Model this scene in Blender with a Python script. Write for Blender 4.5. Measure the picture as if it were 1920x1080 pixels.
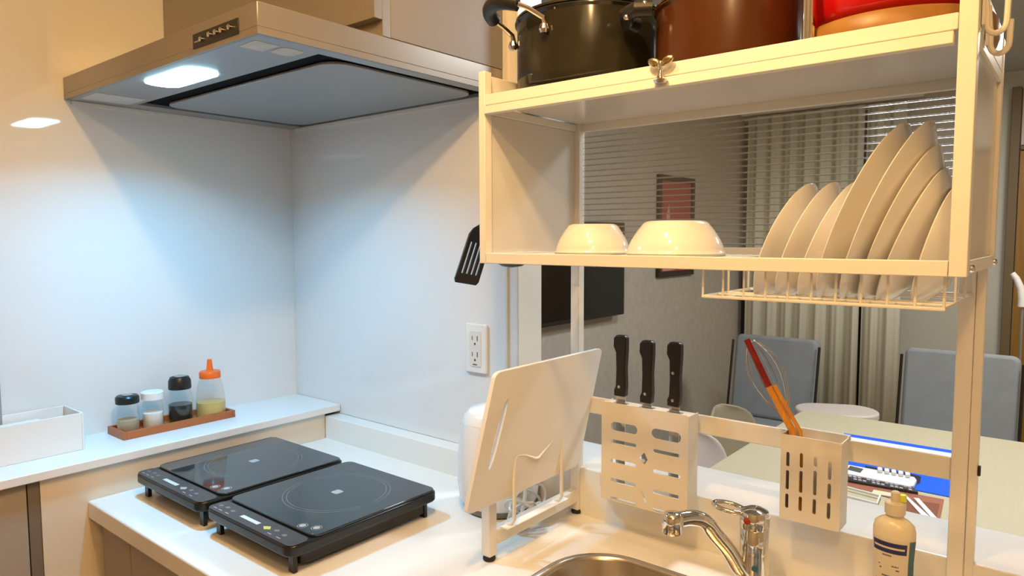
import bpy, bmesh, math, random
from mathutils import Vector, Matrix, Euler
for o in list(bpy.data.objects): bpy.data.objects.remove(o)
random.seed(7)
S = bpy.context.scene; COL = S.collection
PI = math.pi

# ------------------------------------------------------------------ camera
CAM = Vector((1.682, -1.193, 1.43))
yaw, pit, rol, FPX = 0.68742, 0.0733, -0.0028, 1309.3
fw = Vector((-math.sin(yaw)*math.cos(pit), math.cos(yaw)*math.cos(pit), -math.sin(pit)))
rt = Vector((math.cos(yaw), math.sin(yaw), 0)); up = rt.cross(fw)
cr, sr = math.cos(rol), math.sin(rol)
r2 = rt*cr + up*sr; u2 = up*cr - rt*sr
cam = bpy.data.cameras.new('camera'); camo = bpy.data.objects.new('camera', cam); COL.objects.link(camo)
cam.sensor_width = 36; cam.lens = 36*FPX/1920; cam.clip_start = .02
camo.matrix_world = Matrix(((r2.x, u2.x, -fw.x, CAM.x), (r2.y, u2.y, -fw.y, CAM.y), (r2.z, u2.z, -fw.z, CAM.z), (0, 0, 0, 1)))
S.camera = camo

# ------------------------------------------------------------------ world, lights, exposure
w = bpy.data.worlds.new('world'); S.world = w; w.use_nodes = True
w.node_tree.nodes['Background'].inputs[0].default_value = (.9, .8, .68, 1)
w.node_tree.nodes['Background'].inputs[1].default_value = 0.03
S.view_settings.view_transform = 'Standard'; S.view_settings.look = 'None'
S.view_settings.exposure = -0.08; S.view_settings.gamma = 1
S.view_settings.use_curve_mapping = False
WARM = (1.0, .60, .24); COOL = (.86, .93, 1.0); NEUT = (1.0, .95, .84)
def lamp(name, kind, loc, power, color, size=.05, target=None, spot=120, sy=None):
    l = bpy.data.lights.new(name, kind); l.energy = power; l.color = color
    if kind == 'AREA':
        l.size = size
        if sy: l.shape = 'RECTANGLE'; l.size_y = sy
    else: l.shadow_soft_size = size
    if kind == 'SPOT': l.spot_size = math.radians(spot); l.spot_blend = .35
    o = bpy.data.objects.new(name, l); COL.objects.link(o); o.location = loc
    if target is not None:
        o.rotation_euler = (Vector(target)-Vector(loc)).to_track_quat('-Z', 'Y').to_euler()
    return o
lamp('kitchen_downlight', 'POINT', (1.26, -.79, 2.16), 30, WARM, .03, (1.2, -.6, .8), 165)
lamp('kitchen_downlight', 'POINT', (1.85, -1.39, 2.25), 20, WARM, .03, (1.2, -.4, 1.1), 165)
lamp('kitchen_fill_light', 'AREA', (2.2, -2.0, 2.3), 8, (1.0, .66, .32), .9, (2.2, -2.0, 0))  # unseen soft fill, added behind the camera to lift the plates and shadows
lamp('sink_downlight', 'SPOT', (1.06, -.665, 2.31), 12, (1.0, .76, .46), .03, (1.10, -.62, 0), 88)
lamp('dining_ceiling_lamp', 'AREA', (1.31, .95, 2.31), 28, COOL, .30, (1.31, .95, 0))
lamp('lounge_ceiling_lamp', 'AREA', (1.9, 2.5, 2.3), 26, NEUT, .45, (1.9, 2.5, 0))
lamp('hood_lamp_light', 'AREA', (.23, -.495, 1.748), 6.4, (.13, .58, 1.0), .12, (.23, -.495, 0), sy=.05)
bpy.data.objects['hood_lamp_light'].data.spread = math.radians(145)

# ------------------------------------------------------------------ materials
MATS = {}
def mat(name, col, rough=.5, metal=0, spec=.5, noise=0, nscale=8, bump=0, bscale=60, trans=0, alpha=1, emit=None, es=0, coat=0, ior=1.45, stretch=None):
    if name in MATS: return MATS[name]
    m = bpy.data.materials.new(name); m.use_nodes = True; nt = m.node_tree; N = nt.nodes; L = nt.links
    b = N['Principled BSDF']
    c = (*col, 1) if len(col) == 3 else col
    b.inputs['Base Color'].default_value = c; b.inputs['Roughness'].default_value = rough
    b.inputs['Metallic'].default_value = metal; b.inputs['Specular IOR Level'].default_value = spec
    b.inputs['Transmission Weight'].default_value = trans; b.inputs['Alpha'].default_value = alpha
    b.inputs['IOR'].default_value = ior; b.inputs['Coat Weight'].default_value = coat
    if emit: b.inputs['Emission Color'].default_value = (*emit, 1); b.inputs['Emission Strength'].default_value = es
    tc = N.new('ShaderNodeTexCoord')
    mp = N.new('ShaderNodeMapping'); L.new(tc.outputs['Object'], mp.inputs[0])
    if stretch: mp.inputs['Scale'].default_value = stretch
    if noise:
        n = N.new('ShaderNodeTexNoise'); n.inputs['Scale'].default_value = nscale; n.inputs['Detail'].default_value = 5
        L.new(mp.outputs[0], n.inputs['Vector'])
        mx = N.new('ShaderNodeMixRGB'); mx.inputs[1].default_value = tuple(max(0, v*(1-noise)) for v in c[:3])+(1,)
        mx.inputs[2].default_value = tuple(min(1, v*(1+noise)) for v in c[:3])+(1,)
        L.new(n.outputs['Fac'], mx.inputs[0]); L.new(mx.outputs[0], b.inputs['Base Color'])
    if bump:
        n = N.new('ShaderNodeTexNoise'); n.inputs['Scale'].default_value = bscale; n.inputs['Detail'].default_value = 4
        L.new(mp.outputs[0], n.inputs['Vector'])
        bp = N.new('ShaderNodeBump'); bp.inputs['Strength'].default_value = bump; bp.inputs['Distance'].default_value = .002
        L.new(n.outputs['Fac'], bp.inputs['Height']); L.new(bp.outputs[0], b.inputs['Normal'])
    MATS[name] = m; return m
PANEL = mat('glossy_wall_panel', (.74, .75, .75), .03, spec=.5, noise=.01, nscale=2)
PAINT = mat('wall_paint', (.74, .72, .68), .7, noise=.02, nscale=3)
DIMP = mat('warm_dim_paint', (.60, .52, .40), .8, noise=.03)
GREYPAPER = mat('grey_wallpaper', (.47, .44, .38), .9, noise=.16, nscale=26, bump=.5, bscale=70)
FARPAINT = mat('far_wall_paint', (.47, .47, .42), .85, noise=.03, nscale=3)
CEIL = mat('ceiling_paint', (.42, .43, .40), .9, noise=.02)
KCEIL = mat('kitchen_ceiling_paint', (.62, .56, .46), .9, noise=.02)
FLOOR = mat('floor_wood', (.42, .30, .19), .45, noise=.2, nscale=6, stretch=(1, 9, 1))
COUNTER = mat('counter_white', (.80, .79, .75), .16, spec=.5, noise=.015, nscale=5)
LEDGE = mat('ledge_white', (.80, .80, .79), .28, noise=.01)
CREAM = mat('cream_panel', (.72, .67, .58), .45, noise=.02)
TAUPE = mat('taupe_cabinet', (.37, .335, .29), .5, noise=.1, nscale=40, stretch=(1, 1, 12))
TAUPED = mat('dark_taupe_edge', (.18, .155, .13), .5, noise=.05)
STEEL = mat('brushed_steel', (.36, .33, .29), .30, metal=.6, noise=.03, nscale=30, stretch=(1, 30, 30))
RECSHADE = mat('recess_shade', (.004, .004, .005), .8, spec=.1, noise=.05)  # near-black colour stands in for the shade inside the hood recess
STEELP = mat('satin_panel', (.42, .44, .45), .38, metal=.7, noise=.02)
CHROME = mat('chrome', (.75, .74, .72), .06, metal=1, noise=.01)
SINK = mat('sink_steel', (.55, .52, .47), .24, metal=1, noise=.04, nscale=40)
RACK = mat('rack_white_coat', (.80, .78, .72), .38, noise=.01)
RACKP = mat('rack_side_panel', (.70, .69, .66), .16, noise=.01)
WIRE = mat('white_wire_coat', (.80, .78, .72), .35, noise=.01)
BLACKP = mat('black_plastic', (.012, .012, .013), .35, noise=.1)
BLACKB = mat('black_body', (.010, .011, .011), .28, noise=.1)
PURPB = mat('dark_mottled_panel', (.05, .043, .043), .3, noise=.35, nscale=60)
GLASSB = mat('black_ceramic_glass', (.020, .026, .028), .07, spec=.45, noise=.1, coat=.3)
RINGM = mat('cooking_zone_print', (.12, .13, .13), .3, noise=.05)
PRINT = mat('grey_print', (.35, .35, .34), .4, noise=.05)
LCD = mat('pale_display', (.55, .62, .60), .2, noise=.05)
YEL = mat('yellow_green_print', (.50, .50, .12), .4, noise=.05)
CERAM = mat('white_ceramic', (.82, .80, .76), .12, spec=.5, noise=.01)
BOARDM = mat('board_white_plastic', (.80, .79, .75), .4, noise=.02)
APPL = mat('appliance_white', (.82, .80, .77), .2, noise=.01)
APPLG = mat('appliance_grey_base', (.17, .16, .15), .4, noise=.05)
WPLAST = mat('white_plastic', (.80, .79, .76), .35, noise=.01)
TRAYW = mat('reddish_brown_wood', (.40, .125, .035), .45, noise=.25, nscale=10, stretch=(6, 1, 6))
BOARDW = mat('honey_wood', (.27, .13, .028), .4, noise=.3, nscale=8, stretch=(2, 10, 10))
ORANGE = mat('orange_plastic', (.90, .15, .02), .35, noise=.02)
HONEY = mat('yellow_oil', (.60, .42, .03), .2, noise=.05)
SOYM = mat('soy_sauce', (.006, .004, .004), .1, noise=.1)
PEPP = mat('light_brown_powder', (.42, .35, .24), .9, noise=.12, nscale=200)
SALT = mat('white_salt', (.80, .76, .72), .9, noise=.05, nscale=200)
POTB = mat('black_enamel', (.018, .017, .010), .14, noise=.05, spec=.6)
POTC = mat('copper_brown_coat', (.062, .019, .0045), .2, noise=.12, nscale=6, spec=.6)
POTR = mat('red_enamel', (.42, .004, .004), .15, noise=.03, spec=.6)
KNIFEH = mat('knife_handle_black', (.012, .009, .008), .4, noise=.2, bump=.1)
BLADE = mat('blade_steel', (.6, .6, .6), .2, metal=1, noise=.02)
REDLAC = mat('red_lacquer', (.22, .012, .008), .25, noise=.1)
BAMBOO = mat('bamboo_orange', (.62, .26, .035), .35, noise=.25, nscale=20, stretch=(8, 8, 1))
SOAPM = mat('soap_bottle_plastic', (.72, .64, .48), .3, noise=.02)
LABEL = mat('soap_label', (.66, .60, .48), .4, noise=.02)
NAVY = mat('navy_print', (.025, .03, .11), .4, noise=.1)
BLUEG = mat('blue_grey_print', (.06, .14, .19), .4, noise=.1)
INK = mat('small_text_ink', (.16, .14, .13), .5, noise=.1)
GREENC = mat('yellow_green_cap', (.75, .85, .05), .35, noise=.03)
TABLEM = mat('pale_table_wood', (.56, .50, .34), .42, noise=.07, nscale=12, stretch=(12, 1, 1))
BLUEGREY = mat('blue_grey_upholstery', (.26, .29, .31), .85, noise=.12, nscale=14, bump=.2, bscale=200)
PINKW = mat('pale_pink_shell', (.70, .63, .60), .45, noise=.03)
TANSH = mat('tan_shell', (.36, .31, .22), .6, noise=.05)
DARKLEG = mat('dark_metal_leg', (.03, .026, .022), .4, metal=.5, noise=.1)
CURT = mat('curtain_cloth', (.70, .71, .60), .85, noise=.04, nscale=60, bump=.15, bscale=300)
TVB = mat('tv_black', (.008, .009, .008), .12, noise=.1)
TVF = mat('tv_frame_black', (.02, .015, .015), .3, noise=.1)
FRAMEB = mat('picture_frame_dark', (.03, .018, .015), .4, noise=.1)
ARTR = mat('red_picture_print', (.42, .07, .06), .5, noise=.35, nscale=5)
ARTP = mat('pink_picture_print', (.62, .36, .33), .5, noise=.2, nscale=12)
DOORM = mat('ochre_door_wood', (.25, .125, .018), .4, noise=.3, nscale=5, stretch=(12, 12, 1))
DOORF = mat('door_frame_brown', (.14, .10, .05), .5, noise=.1)
BLUEM = mat('bright_blue_sheet', (.0, .12, .85), .4, noise=.03)
COPPER = mat('copper_brown_tray', (.40, .15, .09), .35, noise=.12, nscale=20)
KEYB = mat('dark_keyboard', (.05, .045, .05), .4, noise=.2, nscale=80)
KEYC = mat('pale_keys', (.40, .38, .42), .4, noise=.3, nscale=60)
GREYS = mat('grey_screen', (.09, .09, .10), .25, noise=.1)
GREYTRIM = mat('grey_trim', (.33, .31, .28), .4, noise=.05)
PAPERW = mat('white_paper', (.82, .82, .80), .5, noise=.02)
STICK = mat('sticker_grey_white', (.60, .60, .57), .4, noise=.25, nscale=40)
OUTD = mat('outlet_slot_dark', (.05, .04, .035), .5, noise=.05)
RUBBER = mat('black_rubber_foot', (.02, .018, .016), .6, noise=.1)
BRASS = mat('brass_knob', (.62, .50, .28), .12, metal=1, noise=.05)
REDP = mat('red_mark', (.35, .03, .02), .4, noise=.05)
BLUEP = mat('blue_mark', (.03, .13, .20), .4, noise=.05)
CORDM = mat('clear_white_cord', (.74, .72, .66), .18, noise=.03)
LEDM = mat('hood_led_cover', (.9, .95, 1), .3, noise=.01, emit=(.42, .82, 1.0), es=26)
def clear(name, tint, op, rough=.08):
    if name in MATS: return MATS[name]
    m = bpy.data.materials.new(name); m.use_nodes = True; nt = m.node_tree; N = nt.nodes; L = nt.links
    N.remove(N['Principled BSDF']); out = N['Material Output']
    t = N.new('ShaderNodeBsdfTransparent'); t.inputs[0].default_value = (.97, .97, .96, 1)
    d = N.new('ShaderNodeBsdfDiffuse'); d.inputs[0].default_value = (*tint, 1)
    nz = N.new('ShaderNodeTexNoise'); nz.inputs['Scale'].default_value = 30
    g = N.new('ShaderNodeBsdfGlossy'); g.inputs['Roughness'].default_value = rough
    f = N.new('ShaderNodeFresnel'); f.inputs[0].default_value = 1.4
    m1 = N.new('ShaderNodeMixShader'); mr = N.new('ShaderNodeMapRange')
    mr.inputs[3].default_value = op*.85; mr.inputs[4].default_value = min(1, op*1.15)
    L.new(nz.outputs['Fac'], mr.inputs[0]); L.new(mr.outputs[0], m1.inputs[0])
    L.new(t.outputs[0], m1.inputs[1]); L.new(d.outputs[0], m1.inputs[2])
    ge = N.new('ShaderNodeNewGeometry'); mm_ = N.new('ShaderNodeMath'); mm_.operation = 'SUBTRACT'; mm_.inputs[0].default_value = 1; L.new(ge.outputs['Backfacing'], mm_.inputs[1])
    mu = N.new('ShaderNodeMath'); mu.operation = 'MULTIPLY'; L.new(mm_.outputs[0], mu.inputs[0]); L.new(f.outputs[0], mu.inputs[1])
    m2 = N.new('ShaderNodeMixShader'); L.new(mu.outputs[0], m2.inputs[0]); L.new(m1.outputs[0], m2.inputs[1]); L.new(g.outputs[0], m2.inputs[2])
    L.new(m2.outputs[0], out.inputs[0]); MATS[name] = m; return m
JARG = clear('clear_jar_glass', (.75, .75, .72), .035)
SQUEEZ = clear('translucent_squeeze_plastic', (.85, .74, .68), .17, .2)
FLUTE = clear('fluted_clear_sheet', (.45, .40, .33), .12, .12)
RIB = mat('fluted_ridge', (.9, .88, .86), .08, trans=1, ior=1.45, noise=.01)

# ------------------------------------------------------------------ mesh helpers (world coordinates)
class MB:
    def __init__(s): s.bm = bmesh.new()
    def box(s, x0, x1, y0, y1, z0, z1, M=None):
        c = Vector(((x0+x1)/2, (y0+y1)/2, (z0+z1)/2))
        mm = Matrix.Translation(c) @ Matrix.Diagonal((abs(x1-x0), abs(y1-y0), abs(z1-z0), 1))
        if M: mm = M @ mm
        bmesh.ops.create_cube(s.bm, size=1, matrix=mm); return s
    def lathe(s, c, prof, seg=40, M=None, sx=1, sy=1):
        M = M or Matrix.Identity(4); c = Vector(c); rings = []
        for r, z in prof:
            if r < 1e-6: rings.append([s.bm.verts.new(M @ (c+Vector((0, 0, z))))])
            else: rings.append([s.bm.verts.new(M @ (c+Vector((r*sx*math.cos(2*PI*i/seg), r*sy*math.sin(2*PI*i/seg), z)))) for i in range(seg)])
        for a, b in zip(rings, rings[1:]):
            if len(a) == 1 and len(b) == 1: continue
            for i in range(seg):
                j = (i+1) % seg
                if len(a) == 1: s.bm.faces.new((a[0], b[j], b[i]))
                elif len(b) == 1: s.bm.faces.new((a[i], a[j], b[0]))
                else: s.bm.faces.new((a[i], a[j], b[j], b[i]))
        for R, flip in ((rings[0], True), (rings[-1], False)):
            if len(R) > 2: s.bm.faces.new(R[::-1] if flip else R)
        return s
    def tube(s, pts, r, seg=10, closed=False, r2=None):
        P = [Vector(p) for p in pts]; n = len(P); rings = []; ref = None
        for i, p in enumerate(P):
            if closed: t = (P[(i+1) % n]-P[i-1]).normalized()
            else: t = (P[min(i+1, n-1)]-P[max(i-1, 0)]).normalized()
            if ref is None:
                ref = Vector((0, 0, 1)) if abs(t.z) < .9 else Vector((1, 0, 0))
            a = (ref - t*ref.dot(t)).normalized(); b = t.cross(a); ref = a
            rr = r if r2 is None else r+(r2-r)*i/(n-1)
            rings.append([s.bm.verts.new(p+(a*math.cos(2*PI*k/seg)+b*math.sin(2*PI*k/seg))*rr) for k in range(seg)])
        m = n if closed else n-1
        for i in range(m):
            A, B = rings[i], rings[(i+1) % n]
            for k in range(seg):
                j = (k+1) % seg; s.bm.faces.new((A[k], A[j], B[j], B[k]))
        if not closed:
            s.bm.faces.new(rings[0][::-1]); s.bm.faces.new(rings[-1])
        return s
    def prism(s, poly, axis, a, b, M=None):
        # poly: 2D points in the plane normal to axis ('z': x,y; 'y': x,z; 'x': y,z)
        def P(p, h):
            v = Vector((p[0], p[1], h)) if axis == 'z' else Vector((p[0], h, p[1])) if axis == 'y' else Vector((h, p[0], p[1]))
            return M @ v if M else v
        A = [s.bm.verts.new(P(p, a)) for p in poly]; B = [s.bm.verts.new(P(p, b)) for p in poly]
        n = len(poly)
        for i in range(n): s.bm.faces.new((A[i], A[(i+1) % n], B[(i+1) % n], B[i]))
        s.bm.faces.new(A[::-1]); s.bm.faces.new(B); return s
    def holed(s, outer, holes, axis, a, b):
        # plate with holes: outer and holes are 2D loops
        def P(p, h): return Vector((p[0], p[1], h)) if axis == 'z' else Vector((p[0], h, p[1])) if axis == 'y' else Vector((h, p[0], p[1]))
        t = bmesh.new(); edges = []
        for loop in [outer]+holes:
            vs = [t.verts.new(P(p, a)) for p in loop]
            edges += [t.edges.new((vs[i], vs[(i+1) % len(vs)])) for i in range(len(vs))]
        bmesh.ops.triangle_fill(t, edges=edges, use_beauty=True)
        g = bmesh.ops.extrude_face_region(t, geom=t.faces[:])
        d = P((0, 0), b)-P((0, 0), a)
        for v in [e for e in g['geom'] if isinstance(e, bmesh.types.BMVert)]: v.co += d
        me = bpy.data.meshes.new('tmp'); t.to_mesh(me); t.free(); s.bm.from_mesh(me); bpy.data.meshes.remove(me)
        return s
    def build(s, name, m, parent=None, bevel=0, smooth=True, seg=2, solid=0, sub=0, kind=None):
        bmesh.ops.recalc_face_normals(s.bm, faces=s.bm.faces[:])
        if parent is not None:
            off = parent_world(parent)
            for v in s.bm.verts: v.co -= off
            loc = (0, 0, 0)
        else:
            lo = Vector((min(v.co.x for v in s.bm.verts), min(v.co.y for v in s.bm.verts), min(v.co.z for v in s.bm.verts)))
            hi = Vector((max(v.co.x for v in s.bm.verts), max(v.co.y for v in s.bm.verts), 0))
            loc = Vector(((lo.x+hi.x)/2, (lo.y+hi.y)/2, lo.z))
            for v in s.bm.verts: v.co -= loc
        me = bpy.data.meshes.new(name); s.bm.to_mesh(me); s.bm.free()
        if smooth:
            for p in me.polygons: p.use_smooth = True
        o = bpy.data.objects.new(name, me); COL.objects.link(o); o.location = loc
        if parent is not None: o.parent = parent
        me.materials.append(m)
        if solid:
            q = o.modifiers.new('thick', 'SOLIDIFY'); q.thickness = solid; q.offset = 0
        if bevel:
            q = o.modifiers.new('bevel', 'BEVEL'); q.width = bevel; q.segments = seg; q.limit_method = 'ANGLE'; q.angle_limit = math.radians(40)
        if sub:
            q = o.modifiers.new('sub', 'SUBSURF'); q.levels = sub; q.render_levels = sub
        if smooth:
            bpy_smooth(me)
        if kind: o['kind'] = kind
        return o
def bpy_smooth(me):
    # sharp edges above 35 degrees
    b = bmesh.new(); b.from_mesh(me)
    for e in b.edges:
        if len(e.link_faces) == 2 and e.calc_face_angle(0) > math.radians(38): e.smooth = False
    b.to_mesh(me); b.free()
def parent_world(p):
    v = Vector((0, 0, 0))
    while p is not None: v += p.location; p = p.parent
    return v
def thing(name, label, cat, loc, group=None):
    o = bpy.data.objects.new(name, None); COL.objects.link(o); o.location = loc; o.empty_display_size = .05
    o['label'] = label; o['category'] = cat
    if group: o['group'] = group
    return o
def tag(o, label, cat, group=None):
    o['label'] = label; o['category'] = cat
    if group: o['group'] = group
    return o
def dup(root, loc, label, rot=None):
    r = root.copy(); COL.objects.link(r); r.location = loc; r['label'] = label
    if rot is not None: r.rotation_euler = rot
    for ch in list(root.children):
        c = ch.copy(); COL.objects.link(c); c.parent = r
        for g in ch.children:
            d = g.copy(); COL.objects.link(d); d.parent = c
    return r
def rrect(x0, x1, y0, y1, r, n=6):
    out = []
    for cx, cy, a0 in ((x1-r, y0+r, -90), (x1-r, y1-r, 0), (x0+r, y1-r, 90), (x0+r, y0+r, 180)):
        for i in range(n+1):
            a = math.radians(a0+90*i/n); out.append((cx+r*math.cos(a), cy+r*math.sin(a)))
    return out
def struct(name, mb, m, **k):
    o = mb.build(name, m, **k); o['kind'] = 'structure'; return o
def arc(c, r, a0, a1, n, f):
    return [f(c, r, math.radians(a0+(a1-a0)*i/n)) for i in range(n+1)]

# ------------------------------------------------------------------ room shell
XL, YB, YF, ZC = -.21, .05, 3.7, 2.35
struct('floor', MB().box(-.4, 3.6, -2.8, 3.9, -.05, 0), FLOOR, smooth=False)
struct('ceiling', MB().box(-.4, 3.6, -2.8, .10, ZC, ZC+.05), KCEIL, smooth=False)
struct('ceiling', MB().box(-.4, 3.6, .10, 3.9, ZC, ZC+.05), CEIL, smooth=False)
struct('wall_left', MB().box(-.31, XL, -2.8, YB, 0, ZC), PAINT, smooth=False)
struct('wall_left_living', MB().box(-.31, XL, .136, 3.8, 0, ZC), GREYPAPER, smooth=False)
XE = .645
struct('wall_back', MB().box(-.31, XE+.03, YB, .135, 0, ZC), PAINT, smooth=False)
struct('wall_far', MB().box(-.31, 3.6, YF, YF+.1, 0, ZC), FARPAINT, smooth=False)
struct('wall_right', MB().box(3.5, 3.6, -2.8, 3.8, 0, ZC), DIMP, smooth=False)
struct('wall_behind', MB().box(-.31, 3.6, -2.9, -2.8, 0, ZC), DIMP, smooth=False)
# glossy kitchen wall panels
struct('trim_1', MB().box(XL, XL+.004, -.7245, YB, .943, 2.30), PANEL, smooth=False)
struct('trim_2', MB().box(XL+.004, XE, YB-.004, YB, .915, 2.30), PANEL, smooth=False)
struct('trim_3', MB().box(XL+.004, XL+.0065, YB-.0065, YB-.004, .943, 1.757), mat('panel_joint', (.70, .72, .68), .5, noise=.02))
struct('trim_4', MB().box(XE, XE+.006, YB-.006, YB+.001, .915, 2.3), CREAM)
# grey upright at the end of the left panel
struct('trim_5', MB().box(XL, XL+.018, -.80, -.725, .943, 2.1), GREYTRIM, bevel=.002)
struct('trim_6', MB().box(XE+.03, XE+.036, YB-.002, .138, .951, ZC), mat('corner_trim', (.70, .68, .62), .35, noise=.02), bevel=.002)

# ledge on the left wall
lg = thing('ledge', 'long white ledge running along the left wall under the seasoning tray', 'ledge', (-.1, -.8, .923))
MB().box(XL, .015, -1.55, .0445, .923, .943).build('ledge_top', LEDGE, lg, bevel=.002)
struct('baseboard_left', MB().box(XL, .0, -.714, .0, .0, .923), CREAM, smooth=False)
cab = thing('side_cabinet', 'grey-brown cabinet with dark edge below the left end of the ledge', 'cabinet', (-.1, -1.1, 0))
MB().box(XL+.001, -.022, -1.5, -.722, .0, .922).build('body', TAUPE, cab)
MB().box(-.022, -.004, -1.5, -.738, .05, .918).build('door', TAUPE, cab, bevel=.001)
MB().box(-.022, -.002, -.736, -.7145, .0, .9225).build('edge_strip', TAUPED, cab, bevel=.001)

# ------------------------------------------------------------------ counter, cabinets, sink
ct = thing('worktop', 'white L-edge kitchen worktop carrying the two induction cookers and sink', 'worktop', (1.2, -.3, .81))
SX0, SX1, SY0, SY1, SR = .985, 1.66, -.56, -.125, .10
hole = rrect(SX0, SX1, SY0, SY1, SR, 10)
m = MB().holed([(0.0, -.626), (2.3, -.626), (2.3, .03), (0.0, .03)], [hole], 'z', .81, .85)
m.build('slab', COUNTER, ct, bevel=.004, seg=3)
m = MB().box(0.0, .72, 0.0, .0459, .83, .9149)
m.build('upstand', COUNTER, ct, bevel=.002, seg=3)
m = MB().box(.7201, 2.3, 0.0, .165, .81, .95)
o = m.build('raised_upstand', COUNTER, ct, bevel=.004, seg=3)
# cooking area shelf on raised upstand : living-side cladding
cb = thing('base_cabinet', 'row of grey-brown base cabinet doors beneath the white worktop', 'cabinet', (1.2, -.3, 0))
MB().box(.004, .96, -.585, .04, .0, .8095).build('body', TAUPED, cb)
MB().box(1.69, 2.28, -.585, .04, .0, .8095).build('body', TAUPED, cb)
MB().box(.96, 1.69, -.585, .04, .0, .55).build('body', TAUPED, cb)
MB().box(.96, 2.28, .02, .16, .0, .8095).build('back_panel', CREAM, cb)
for i, (a, b) in enumerate(((.012, .155), (.159, .60), (.604, 1.05), (1.054, 1.5), (1.504, 2.0))):
    MB().box(a, b, -.603, -.586, .06, .79).build('door', TAUPE, cb, bevel=.0015)
sk = thing('kitchen_sink', 'stainless steel kitchen sink set in the worktop by the faucet', 'sink', (1.32, -.34, .63))
m = MB(); bm = m.bm
loops = []
for (d, z) in ((-.012, .8515), (-.010, .8535), (-.004, .8535), (.0, .8505), (.004, .845), (.012, .70), (.03, .665), (.08, .655), (.17, .652)):
    loops.append([bm.verts.new((x, y, z)) for x, y in rrect(SX0+d, SX1-d, SY0+d, SY1-d, max(SR-d, .01), 10)])
for A, B in zip(loops, loops[1:]):
    n = len(A)
    for i in range(n): bm.faces.new((A[i], A[(i+1) % n], B[(i+1) % n], B[i]))
bm.faces.new(loops[-1])
m.build('basin', SINK, sk)
MB().lathe((1.32, -.34, .6521), [(0, .0), (.05, 0), (.052, .003), (.045, .004), (.04, .001), (0, .001)], 32).build('drain', CHROME, sk)

# ------------------------------------------------------------------ range hood
hd = thing('range_hood', 'stainless steel range hood with lit lamp above the cookers', 'range hood', (.215, -.26, 1.757))
HX0, HX1, HY0 = XL+.005, .64, -.565
HB = YB-.0045
MB().holed([(HX0+.0065, HY0+.0065), (HX1-.0065, HY0+.0065), (HX1-.0065, HB-.0065), (HX0+.0065, HB-.0065)], [[(-.14, -.425), (.605, -.425), (.605, .038), (-.14, .038)]], 'z', 1.757, 1.764).build('underside', STEELP, hd)
MB().box(-.145, .61, -.43, .042, 1.7645, 1.768).build('shaded_recess', RECSHADE, hd)  # shallow plate; the depth of shade is put into its colour
MB().prism(rrect(-.118, .578, -.375, .026, .045), 'z', 1.757, 1.763).build('rectifier_panel', mat('rectifier_grey', (.36, .385, .40), .45, metal=.35, noise=.02), hd, bevel=.0015)
MB().box(HX0, HX1, HY0, HB, 1.7684, 1.808).build('slab', STEEL, hd, bevel=.0015)
for (x0, x1, y0, y1) in ((HX0, HX1, HY0, HY0+.006), (HX0, HX0+.006, HY0+.006, HB), (HX1-.006, HX1, HY0+.006, HB), (HX0+.006, HX1-.006, HB-.006, HB)):
    MB().box(x0, x1, y0, y1, 1.757, 1.7684).build('rim', STEEL, hd)
MB().box(HX0, HX1, -.285, HB, 1.8085, 2.34).build('duct_body', mat('satin_duct_steel', (.25, .235, .22), .55, metal=.1, spec=.35, noise=.03), hd, bevel=.001)
MB().box(HX0, HX1, -.325, -.3055, 1.838, 2.34).build('front_cover', STEEL, hd, bevel=.001)
MB().box(HX0, HX1-.0005, -.305, -.2855, 1.8085, 2.34).build('cover_spacer', STEEL, hd, bevel=.0005)
led = MB().prism(rrect(.125, .338, -.532, -.458, .032), 'z', 1.7545, 1.7569).build('lamp_cover', LEDM, hd)
MB().box(HX0-.001, HX0+.003, -.55, -.36, 1.7475, 1.7565).build('edge_bead', WPLAST, hd)
MB().box(HX0+.03, HX1, HB-.004, HB, 1.7485, 1.7565).build('edge_bead', WPLAST, hd)
cp = MB().box(.430, .584, -.5665, -.5651, 1.766, 1.792).build('control_panel', BLACKP, hd, bevel=.0005)
for i, x in enumerate((.464, .493, .515, .534, .560)):
    MB().lathe((0, 0, 0), [(0, .0), (.0045, 0), (.0045, .004), (.003, .0055), (0, .006)], 14, M=Matrix.Translation((x, -.5665, 1.7805 if i else 1.778)) @ Matrix.Rotation(PI/2, 4, 'X')).build('button', CHROME, cp)
MB().box(.436, .455, -.5669, -.5666, 1.776, 1.7785).build('printed_text', PRINT, cp)
def sticker(pts, name='sticker'):
    MB().prism(pts, 'z', 1.7564, 1.7569).build(name, STICK, hd)
sticker([(.545, -.545), (.60, -.545), (.60, -.50), (.545, -.50)])
sticker(rrect(.55, .60, -.492, -.447, .012))
sticker([(-.16, -.548), (-.06, -.548), (-.06, -.44), (-.16, -.44)])

# ------------------------------------------------------------------ wall outlet
ol = thing('wall_outlet', 'white double wall outlet on the glossy back wall behind the cutting board', 'outlet', (.558, YB-.004, 1.103))
yo = YB-.0041
MB().prism(rrect(.524, .592, 1.102, 1.222, .006), 'y', yo-.009, yo).build('cover_plate', WPLAST, ol, bevel=.003)
MB().prism(rrect(.540, .576, 1.118, 1.205, .003), 'y', yo-.0105, yo-.0091).build('socket_face', mat('socket_cream', (.74, .71, .66), .4, noise=.01), ol, bevel=.0008)
m = MB()
for z in (1.182, 1.143):
    m.box(.5485, .5500, yo-.0112, yo-.0106, z, z+.010); m.box(.5645, .5665, yo-.0112, yo-.0106, z-.001, z+.011)
    m.box(.5555, .5595, yo-.0112, yo-.0106, z-.011, z-.006)
m.box(.551, .564, yo-.0112, yo-.0106, 1.1225, 1.1245)
m.build('slots', OUTD, ol)

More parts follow.
